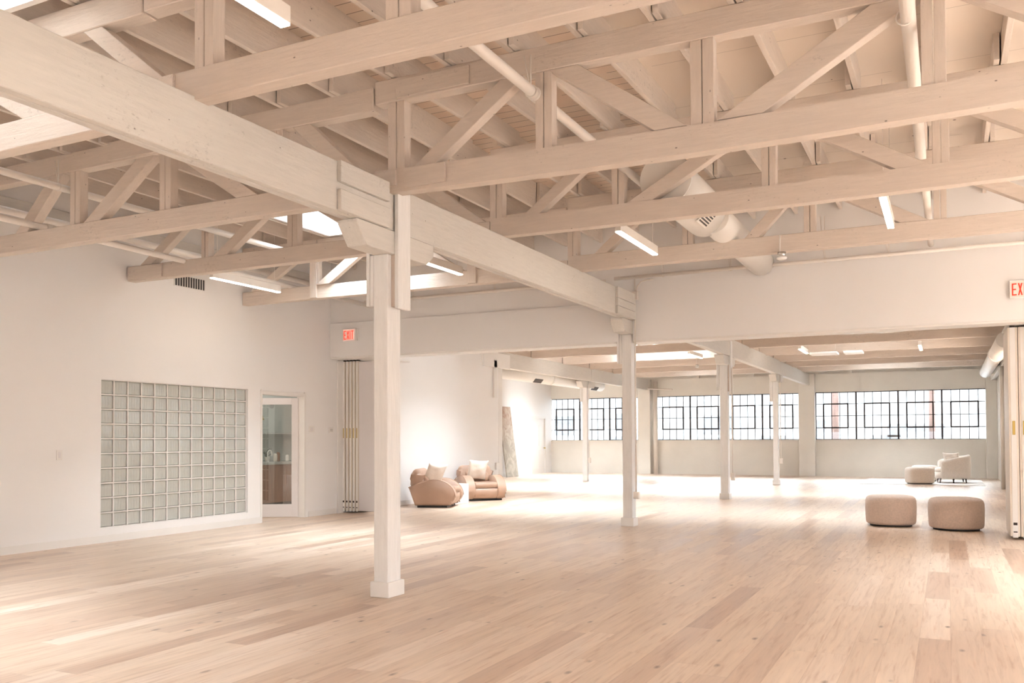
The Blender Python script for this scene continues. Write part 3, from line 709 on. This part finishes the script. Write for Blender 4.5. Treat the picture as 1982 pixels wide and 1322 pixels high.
tag(MB().cyl((1.33, 27.0, 0), (1.33, 27.0, 3.6), .05, 14).build('drain_pipe', M['pipe']), 'vertical white pipe on the right brick wall', 'pipe')
pipe('curved_conduit', [(-4.40, 13.44, 3.74), (-4.38, 13.44, 3.82), (-4.32, 13.44, 3.88), (-4.22, 13.44, 3.90), (-4.12, 13.44, 3.90)], .011, 'small curved conduit above the junction box on header wall', 'conduit')

# ------------------------------------------------------------------ lamps
def lamp(x, y, z, ln, label, lit=True, group='linear pendant lamps', proto=[None]):
    if proto[0] is None:
        e = empty('linear_lamp')
        MB().box(-.034, .034, -.5, .5, .012, .115, .004).build('housing', M['lampbody'], e)
        MB().box(-.032, .032, -.495, .495, 0, .0115).build('diffuser', M['lamp'], e)
        mb = MB()
        for s in (-.42, .42): mb.cyl((0, s, .115), (0, s, 1.2), .003, 6)
        mb.build('suspension_wire', M['pipe'], e)
        proto[0] = e; t_ = e
    else: t_ = copy_tree(proto[0])
    t_.location = (x, y, z); t_.scale = (1, ln, 1); tag(t_, label, 'lamp', group); return t_
lamp(-3.28, 9.38 + .71, 3.715, 1.42, 'slim glowing linear lamp below the third truss, centre top of the right bay')
lamp(-.53, 9.18 + .73, 3.715, 1.40, 'slim glowing linear lamp right of the round duct')
lamp(-3.29, 3.14, 3.715, 1.42, 'slim glowing linear lamp at the top edge above the first girder')
lamp(-9.40, 9.42 + .71, 3.715, 1.44, 'slim linear lamp nearest the left wall under the skylight')
lamp(-6.13, 9.50 + .66, 3.715, 1.40, 'slim linear lamp behind the nearest post in the left bay')
lamp(-.57, 24.1, 3.60, 1.4, 'small glowing linear lamp in the right bay of the far hall')
lamp(-3.28, 23.6, 3.60, 1.3, 'small linear lamp in far hall beside the right row girder')
lamp(-6.13, 23.8, 3.62, 1.4, 'small linear lamp in far hall, middle bay')
for (x, ww, lb) in ((-2.78, .66, 'left'), (-2.08, .44, 'right')):
    tag(MB().box(x - ww / 2, x + ww / 2, 23.4, 23.9, 3.50, 3.55, .004).build('ceiling_fixture', M['trimw']), 'flat white fixture hung below the far hall trusses, %s of the pair' % lb, 'fixture')
def sensor(x, y, z, label):
    e = tag(empty('ceiling_sensor', (x, y, z)), label, 'sensor', 'small round sensors under the chords')
    MB().cyl((0, 0, .03), (0, 0, .08), .05, 20).build('mount', M['chrome'], e)
    MB().lathe([(.045, .03), (.062, .02), (.06, 0), (.04, -.012), (.0, -.018)], (0, 0, 0), 20).build('dome', M['trimw'], e)
    MB().cyl((-.02, 0, .08), (-.02, 0, .30), .008, 8).build('stem', M['pipe'], e)
sensor(-1.78, 11.08, 3.58, 'round white sensor under the fourth truss near the duct')
sensor(-2.6, 24.7, 3.58, 'round white sensor below a chord in far hall right bay')
sensor(-6.9, 27.0, 3.58, 'round white sensor below a chord in the far hall middle bay')

# ------------------------------------------------------------------ exit signs
def letters(mb, txt, x0, z0, h, w, gap, t, y0, y1):
    for ch in txt:
        if ch == 'E':
            mb.box(x0, x0 + t, y0, y1, z0, z0 + h)
            for zz in (z0, z0 + h / 2 - t / 2, z0 + h - t): mb.box(x0 + t, x0 + w * (.85 if zz == z0 + h / 2 - t / 2 else 1), y0, y1, zz, zz + t)
        elif ch == 'I': mb.box(x0, x0 + t, y0, y1, z0, z0 + h)
        elif ch == 'T':
            mb.box(x0, x0 + w, y0, y1, z0 + h - t, z0 + h).box(x0 + w / 2 - t / 2, x0 + w / 2 + t / 2, y0, y1, z0, z0 + h - t)
        elif ch == 'X':
            for (a, b) in ((0, 1), (1, 0)):
                xa = x0 + a * (w - t); xb = x0 + b * (w - t)
                off = 0 if a == 0 else -.0006
                mb.prism([(xa, z0), (xa + t, z0), (xb + t, z0 + h), (xb, z0 + h)], 1, y0 + off, y1)
        x0 += (t if ch == 'I' else w) + gap
def exit_sign(x, z, label):
    e = tag(empty('exit_sign', (x, 13.49, z)), label, 'sign', 'exit signs')
    MB().box(0, .33, -.05, 0, 0, .235, .005).build('sign_box', M['trimw'], e)
    MB().box(.008, .27, -.053, -.05, .012, .222).build('sign_face', M['exitface'], e)
    mb = MB(); letters(mb, 'EXIT', .028, .035, .16, .055, .014, .016, -.058, -.0535); mb.build('sign_letters', M['red'], e)
exit_sign(-10.13, 3.235, 'small red EXIT sign on the header above the left folded panels')
exit_sign(.765, 3.24, 'small red EXIT sign cut off by the right edge of the photo')

# ------------------------------------------------------------------ folded partitions
def partition(x0, y0, n, pitch, w, depth, label, extra=None, hand='brass'):
    e = tag(empty('folding_partition', (x0, y0, 0)), label, 'partition', 'folding panel stacks')
    pr_ = None
    for k in range(n):
        if pr_ is None:
            p = MB().box(0, w, 0, depth, .045, 2.90, .004).build('panel', M['panel'], e)
            mb = MB().box(w * .22, w * .78, -.007, .004, .03, 2.90, .002); mb.build('edge_profile', M['trimw'], p)
            MB().box(w * .36, w * .64, -.014, -.006, 1.43, 1.62, .003).build('pull_handle', M['brass'], p)
            MB().box(w * .3, w * .7, -.012, -.006, .20, .235).box(w * .3, w * .7, -.012, -.006, .10, .115).build('floor_bolt', M['dark'], p)
            MB().box(w * .25, w * .75, .01, .08, 2.90, 2.935).build('top_roller', M['dark'], p)
            pr_ = p
        else:
            p = copy_tree(pr_, e)
            p.location = (k * pitch, 0, 0)
    return e
lp = partition(-10.437, 13.84, 5, .078, .062, .95, 'stack of folded cream panels with brass pulls at the left end of the opening')
ep = MB().box(0, .8, -.02, .03, .05, 2.88, .003).build('end_panel', M['cool'], lp); ep.location = (.40, 0.0, 0); ep.rotation_euler = (0, 0, math.radians(-11))
rp = partition(.755, 13.87, 5, .125, .118, 1.0, 'stack of folded cream panels with brass pulls at the right edge')
for k in range(2): pass
MB().box(-.02, .66, -.03, 1.0, 2.925, 2.945).build('ceiling_track', M['trimw'], rp)
MB().box(-.01, .9, .03, 1.0, 2.925, 2.945).build('ceiling_track', M['trimw'], lp)

# wall plates and switches
def plate(y, z, w, h, label, name='wall_plate', cat='plate', dots=False, x=XL):
    e = tag(empty(name, (x, y, z)), label, cat)
    MB().box(0, .012, -w / 2, w / 2, -h / 2, h / 2, .003).build('plate', M['trimw'], e)
    if dots:
        mb = MB()
        for k in range(3): mb.box(.012, .014, -w * .3, w * .3, h * .18 - k * h * .16, h * .22 - k * h * .16)
        mb.build('printed_lines', M['dark'], e)
    else: MB().box(.012, .016, -w * .2, w * .2, -h * .3, h * .3, .001).build('rocker', M['cool'], e)
plate(7.80, 1.217, .085, .13, 'small white light switch on the left wall, left of the glass blocks', 'light_switch', 'switch')
plate(12.93, 1.593, .16, .11, 'blank white plate just right of the glazed door', 'wall_plate')
plate(13.50, 1.578, .13, .10, 'white plate with small dark print beside the folded panels', 'wall_plate', dots=True)
v = tag(empty('wall_vent', (XL, 10.0, 3.83)), 'dark slatted vent high on the left wall behind a truss end', 'vent')
MB().box(0, .015, -.3, .32, -.09, .09).build('vent_frame', M['trimw'], v)
mb = MB()
for k in range(12): mb.box(.015, .02, -.28 + k * .05, -.25 + k * .05, -.08, .08)
mb.build('vent_slat', M['grille'], v)
o = tag(MB().box(0, .05, -.1, .1, -.07, .11, .004).build('wall_box', M['trimw']), 'small white box on the end of the inner wall behind the right armchair', 'box'); o.location = (XL, 20.35, .68)

# ------------------------------------------------------------------ canvas leaning on west wall
cv = MB().box(0, .04, -.95, 0, 0, 2.60, .004).build('canvas_panel', M['canvas'])
tag(cv, 'tall grey and blush abstract canvas leaning on the wall past the armchairs', 'painting')
cv.location = (-14.30, 29.55, .0); cv.rotation_euler = (0, math.radians(-7.5), 0)

# ------------------------------------------------------------------ furniture
def smooth_extrude(prof, y0, y1, bev, seg, name, mat, parent, crown=0.0, sub=1):
    """profile in xz, extruded along y, rounded rims"""
    mb = MB(); n = len(prof)
    A = [mb.bm.verts.new((x, y0, z)) for x, z in prof]; B = [mb.bm.verts.new((x, y1, z)) for x, z in prof]
    fa = mb.bm.faces.new(A[::-1]); fb = mb.bm.faces.new(B)
    for i in range(n):
        mb.bm.faces.new((A[i], A[(i + 1) % n], B[(i + 1) % n], B[i]))
    rim = list(fa.edges) + list(fb.edges)
    bmesh.ops.bevel(mb.bm, geom=rim, offset=bev, segments=seg, affect='EDGES', profile=0.5)
    if crown:
        for v_ in mb.bm.verts:
            u = (v_.co.y - (y0 + y1) / 2) / ((y1 - y0) / 2)
            v_.co.z += crown * (1 - u * u)
    return mb.build(name, mat, parent, smooth=True)
def arc(cx, cz, rx, rz, a0, a1, n):
    return [(cx + rx * math.cos(math.radians(a0 + (a1 - a0) * k / n)), cz + rz * math.sin(math.radians(a0 + (a1 - a0) * k / n))) for k in range(n + 1)]
def pillow(w, h, t, name, mat, parent, n=18):
    bm = bmesh.new(); g = {}
    for s in (-1, 1):
        for i in range(n + 1):
            for j in range(n + 1):
                u = -1 + 2 * i / n; v_ = -1 + 2 * j / n
                if s == 1 and (abs(u) == 1 or abs(v_) == 1): g[(s, i, j)] = g[(-1, i, j)]; continue
                th = (max(0, 1 - u ** 2) * max(0, 1 - v_ ** 2)) ** .42 * t / 2
                th *= 1 + .10 * math.sin(5 * u + 2 * v_) + .06 * math.sin(9 * v_ - 3 * u)
                pin = 1 - .10 * (1 - u * u) * abs(v_) ** 2; pin2 = 1 - .10 * (1 - v_ * v_) * abs(u) ** 2
                g[(s, i, j)] = bm.verts.new((u * w / 2 * pin2, s * th, v_ * h / 2 * pin))
    for s in (-1, 1):
        for i in range(n):
            for j in range(n):
                q = [g[(s, i, j)], g[(s, i + 1, j)], g[(s, i + 1, j + 1)], g[(s, i, j + 1)]]
                if s == 1: q = q[::-1]
                bm.faces.new(q)
    me = bpy.data.meshes.new(name); bmesh.ops.recalc_face_normals(bm, faces=bm.faces); bm.to_mesh(me); bm.free(); me.materials.append(mat)
    for p in me.polygons: p.use_smooth = True
    o = bpy.data.objects.new(name, me); C.objects.link(o)
    if parent: o.parent = parent
    return o
def armchair():
    e = empty('club_armchair')
    # x forward, origin under the centre
    arm = [(-.36, .045), (.36, .045)] + arc(.20, .20, .27, .16, -60, -10, 4)[1:] + arc(.05, .22, .44, .37, 0, 100, 12)[0:] + [(-.20, .555), (-.36, .49), (-.49, .42)]
    for s in (-1, 1):
        y0 = .27 if s == 1 else -.47
        a = smooth_extrude(arm, y0, y0 + .20, .045, 3, 'arm', M['leather'], e)
        # piping along the outer rim
        yy = (.475 if s == 1 else -.475)
        pts = [(x, yy * .985, z + .003) for x, z in arm[6:]]
        MB().tube(pts, .006, 6).build('piping', M['leather'], a)
    seat = [(-.30, .05), (.34, .05)] + arc(.28, .20, .17, .16, -62, 0, 5)[1:] + [(.45, .29)]
    smooth_extrude(seat + [(-.30, .29)], -.275, .275, .02, 2, 'front_panel', M['leather'], e)
    cush = [(-.28, .30), (.44, .30)] + arc(.40, .365, .06, .065, -60, 90, 6)[1:] + [(-.28, .43)]
    smooth_extrude(cush, -.275, .275, .03, 3, 'seat_cushion', M['leather'], e, crown=.025)
    back = [(-.44, .38), (-.18, .38), (-.19, .52), (-.24, .66)] + arc(-.345, .69, .105, .12, 10, 175, 8) + [(-.47, .60), (-.485, .48)]
    smooth_extrude(back, -.40, .40, .10, 5, 'backrest', M['leather'], e, crown=.02)
    roll = [(-.20, .40), (-.10, .42), (-.09, .52), (-.14, .62), (-.22, .68)] + [(-.25, .6)]
    smooth_extrude(roll, -.27, .27, .03, 3, 'lumbar_cushion', M['leather'], e, crown=.0)
    MB().box(-.31, .31, -.43, .43, 0, .046).build('base_plinth', M['foot'], e)
    return e
ch = armchair(); ch.scale = (1.0, 1.0, .965)
ch.location = (-9.62, 15.97, 0); ch.rotation_euler = (0, 0, math.radians(19)); tag(ch, 'tan leather club armchair, left of the pair, seen from its side', 'armchair', 'leather club armchairs')
ch2 = copy_tree(ch); ch2.location = (-9.70, 18.02, 0); ch2.rotation_euler = (0, 0, math.radians(-41)); tag(ch2, 'tan leather club armchair, right of the pair, facing the camera', 'armchair', 'leather club armchairs')
def place(o, base, lx, ly, lz, rx, ry, rz):
    m = base.matrix_world if False else Matrix.Translation(base.location) @ Matrix.Rotation(base.rotation_euler.z, 4, 'Z')
    o.matrix_world = m @ Matrix.Translation((lx, ly, lz)) @ Matrix.Rotation(rz, 4, 'Z') @ Matrix.Rotation(rx, 4, 'X') @ Matrix.Rotation(ry, 4, 'Y')
pw = tag(pillow(.46, .44, .17, 'throw_pillow', M['linen'], None), 'cream linen throw pillow tipped back on the left armchair', 'pillow', 'cream pillows on armchairs')
place(pw, ch, -.02, -.02, .70, math.radians(30), math.radians(6), math.radians(40))
pw2 = tag(pillow(.48, .48, .17, 'throw_pillow', M['linen'], None), 'cream linen throw pillow upright on the right armchair', 'pillow', 'cream pillows on armchairs')
place(pw2, ch2, .02, -.06, .69, math.radians(18), math.radians(4), math.radians(90))
tb = MB().box(-.22, .22, -.22, .22, 0, .43, .008, 2).build('side_table', M['table']); tb.location = (-9.66, 16.80, 0); tb.rotation_euler = (0, 0, math.radians(-14))
tag(tb, 'white cube side table between the two tan armchairs', 'table')

def ottoman(r, h, ex, mat, label, loc, rz, group, sx=1.0, sy=1.0):
    e = tag(empty('ottoman', loc, rz), label, 'ottoman', group)
    prof = [(r * .90, .028), (r * .955, .045), (r * .975, .07), (r * .99, h * .35), (r * 1.0, h * .62), (r * .99, h * .80), (r * .955, h * .90), (r * .88, h * .955), (r * .72, h * .985), (r * .4, h * .997), (r * .05, h)]
    MB().lathe(prof, (0, 0, 0), 72, ex, sx, sy).build('cushion', mat, e, smooth=True)
    MB().lathe([(r * .82, 0), (r * .82, .03)], (0, 0, 0), 48, ex, sx, sy).build('plinth', M['foot'], e)
    return e
ottoman(.374, .49, 2.25, M['boucle'], 'round beige ottoman with rounded rim, left of the nearest pair', (-.83, 15.38, 0), .3, 'ottomans')
ottoman(.388, .49, 2.25, M['boucle'], 'round beige ottoman with rounded rim, right of the nearest pair', (.10, 15.10, 0), .1, 'ottomans')
ottoman(.36, .50, 4.2, M['boucle2'], 'boxy pale ottoman on the rug edge before the tub chair', (-.76, 28.95, .0125), math.radians(24), 'ottomans')
ottoman(.36, .50, 3.0, M['boucle2'], 'pale ottoman mostly hidden behind the boxy one and tub chair', (-.66, 30.9, .0125), .5, 'ottomans')
tag(MB().box(-2.40, .95, 28.55, 32.2, 0, .012, .004).build('area_rug', M['rug']), 'thin pale rug under the tub chair near far right windows', 'rug')
# tub chair, opening towards -x
tc_ = tag(empty('tub_armchair', (.10, 30.15, .0125), math.radians(6)), 'cream tub armchair with dark tapered legs, seen from behind at right', 'armchair')
bm_ = MB(); nn = 40; R_ = .52; th_ = .11
ringsO = []
for k in range(nn + 1):
    a = math.radians(-128 + 256 * k / nn); f = abs(a) / math.radians(128)
    top = .845 - .17 * f ** 1.6 - (.0 if f < .98 else .02)
    ex = 2.8
    q = (abs(math.cos(a)) ** ex + abs(math.sin(a)) ** ex) ** (-1 / ex)
    ca, sa = math.cos(a), math.sin(a)
    def P(rad, z): return bm_.bm.verts.new((rad * q * ca * .98, rad * q * sa, z))
    ringsO.append([P(R_ * .93, .13), P(R_ * .99, .17), P(R_, .45), P(R_ * 1.01, top - .08), P(R_ * .985, top - .02), P(R_ * .93, top), P(R_ - th_ * .9, top - .01), P(R_ - th_ * 1.15, top - .06), P(R_ - th_ * 1.1, .40), P(R_ - th_ * 1.2, .13)])
for A, B in zip(ringsO, ringsO[1:]):
    m_ = len(A)
    for i in range(m_): bm_.bm.faces.new((A[i], B[i], B[(i + 1) % m_], A[(i + 1) % m_]))
bm_.bm.faces.new(ringsO[0]); bm_.bm.faces.new(ringsO[-1][::-1])
bm_.build('wrap_back', M['boucle2'], tc_, smooth=True)
MB().lathe([(.40, .13), (.42, .16), (.42, .30), (.40, .32)], (-.05, 0, 0), 40, 3.2).build('seat_base', M['boucle2'], tc_, smooth=True)
MB().lathe([(.36, .32), (.39, .34), (.39, .42), (.36, .45), (.2, .465), (.02, .47)], (-.07, 0, 0), 40, 3.2).build('seat_cushion', M['boucle2'], tc_, smooth=True)
for (x, y) in ((-.34, -.34), (-.34, .34), (.34, -.33), (.34, .33), (0, -.44)):
    MB().cyl((x * 1.06, y * 1.06, 0), (x, y, .14), .016, 12, r2=.03).build('leg', M['leg'], tc_)
pw3 = tag(pillow(.50, .46, .16, 'throw_pillow', M['boucle2'], None), 'beige throw pillow peeking over the tub chair back', 'pillow', 'cream pillows on armchairs')
pw3.location = (.10, 30.05, .70); pw3.rotation_euler = (math.radians(-14), 0, math.radians(25))

# ------------------------------------------------------------------ outside
struct(MB().box(-60, 60, YF + .4, 70, -.4, -.3).build('ground_street', M['asph']))
bd = tag(empty('building', (-6, 48, -.3)), 'pale building with grey windows across the street, seen through the far windows', 'building')
MB().box(-26, 18, 0, 6, 0, 4.6).build('facade', M['extwall'], bd)
mb = MB(); mb.box(-26, 18, -.25, 0, 4.4, 4.6); mb.build('cornice', M['extwall'], bd)
for (x, w, z0, z1) in ((-15.5, 1.0, 1.0, 1.8), (-14.2, 1.2, 1.9, 3.0), (-10.6, 1.4, .9, 1.8), (-10.4, 1.2, 2.1, 3.1), (-7.9, 1.5, 1.0, 1.7), (-5.2, 1.8, 1.0, 1.7), (-5.2, 1.6, 1.9, 2.9), (-2.2, 1.5, 1.0, 1.8), (-.2, 1.2, 1.1, 2.6), (3.2, 1.4, .9, 1.8), (4.6, 2.6, 1.7, 2.35), (8.8, 1.5, 1.3, 2.2), (8.8, 1.4, 2.4, 3.3)):
    MB().box(x - w / 2, x + w / 2, -.03, .0, z0, z1).build('building_window', M['extwin'], bd)
for (x, y, r, lb) in ((-4.08, 38.0, .155, 'thick brown utility pole outside the right window, left side'), (-.53, 38.0, .115, 'thinner brown utility pole outside the right window, right side')):
    tag(MB().cyl((x, y, -.3), (x, y, 8.5), r, 18, r2=r * .93).build('utility_pole', M['pole']), lb, 'pole')

# ------------------------------------------------------------------ light
w = bpy.data.worlds.new('World'); SC.world = w; w.use_nodes = True
nt = w.node_tree; bg = nt.nodes['Background']
tc = nt.nodes.new('ShaderNodeTexCoord'); sp = nt.nodes.new('ShaderNodeSeparateXYZ'); nt.links.new(tc.outputs['Generated'], sp.inputs[0])
r = nt.nodes.new('ShaderNodeValToRGB')
for _k, (_p, _c) in enumerate([(.49, .012), (.51, .03), (.58, .07), (.84, .38), (1.0, 1.0)]):
    _e = r.color_ramp.elements[_k] if _k < 2 else r.color_ramp.elements.new(_p)
    _e.position = _p; _e.color = (_c * .84, _c * .925, _c, 1)
mm = nt.nodes.new('ShaderNodeMath'); mm.operation = 'MULTIPLY_ADD'; mm.inputs[1].default_value = .5; mm.inputs[2].default_value = .5
nt.links.new(sp.outputs[2], mm.inputs[0]); nt.links.new(mm.outputs[0], r.inputs[0]); nt.links.new(r.outputs[0], bg.inputs[0])
bg.inputs[1].default_value = 80.0
SC.view_settings.view_transform = 'Standard'; SC.view_settings.look = 'None'; SC.view_settings.gamma = 1.0; SC.view_settings.use_curve_mapping = False
SC.view_settings.exposure = 0.46
# daylight portals at the openings
def portal(x, y, z, sx, sy, rot):
    l = bpy.data.lights.new('window_portal', 'AREA'); l.shape = 'RECTANGLE'; l.size = sx; l.size_y = sy; l.cycles.is_portal = True
    o = bpy.data.objects.new('window_portal', l); C.objects.link(o); o.location = (x, y, z); o.rotation_euler = rot
for (x0, x1, y0, y1) in SKY: portal((x0 + x1) / 2, (y0 + y1) / 2, ZD + .64, x1 - x0, y1 - y0, (0, 0, 0))
for a, b, n in WINS: portal((a + b) / 2, YF + .32, (WZ0 + WZ1) / 2, b - a, WZ1 - WZ0, (math.radians(-90), 0, 0))
for (a, b) in ((-5.4, -.6), (.2, 5.8), (6.8, 12.6)): portal(XE + .25, (a + b) / 2, 1.35, 1.9, b - a, (0, math.radians(90), 0))
for (a, b) in ((15.4, 17.4), (20.8, 25.0)): portal(XR + .25, (a + b) / 2, 2.15, 1.9, b - a, (0, math.radians(90), 0))
for (a, b) in ((21.2, 23.4),): portal(XW - .2, (a + b) / 2, 2.0, 2.2, b - a, (0, math.radians(-90), 0))
for (a, b) in ((-8.8, -6.0), (-3.2, -.2)): portal((a + b) / 2, YB - .25, 1.2, b - a, 1.2, (math.radians(90), 0, 0))

# ------------------------------------------------------------------ camera
yaw, pit, rol, fpx, sy_ = .4568895, .0221190, -.0043261, 1713.99, 149.73
fw = Vector((-math.sin(yaw) * math.cos(pit), math.cos(yaw) * math.cos(pit), math.sin(pit)))
r0 = Vector((math.cos(yaw), math.sin(yaw), 0)); u0 = r0.cross(fw)
R = r0 * math.cos(rol) + u0 * math.sin(rol); U = -r0 * math.sin(rol) + u0 * math.cos(rol)
cam = bpy.data.cameras.new('Camera'); co = bpy.data.objects.new('Camera', cam); C.objects.link(co)
co.matrix_world = Matrix(((R.x, U.x, -fw.x, 0), (R.y, U.y, -fw.y, 0), (R.z, U.z, -fw.z, 1.41), (0, 0, 0, 1)))
cam.sensor_width = 36; cam.lens = fpx * 36 / 1982; cam.shift_y = sy_ / 1982; cam.clip_start = .05; cam.clip_end = 300
SC.camera = co
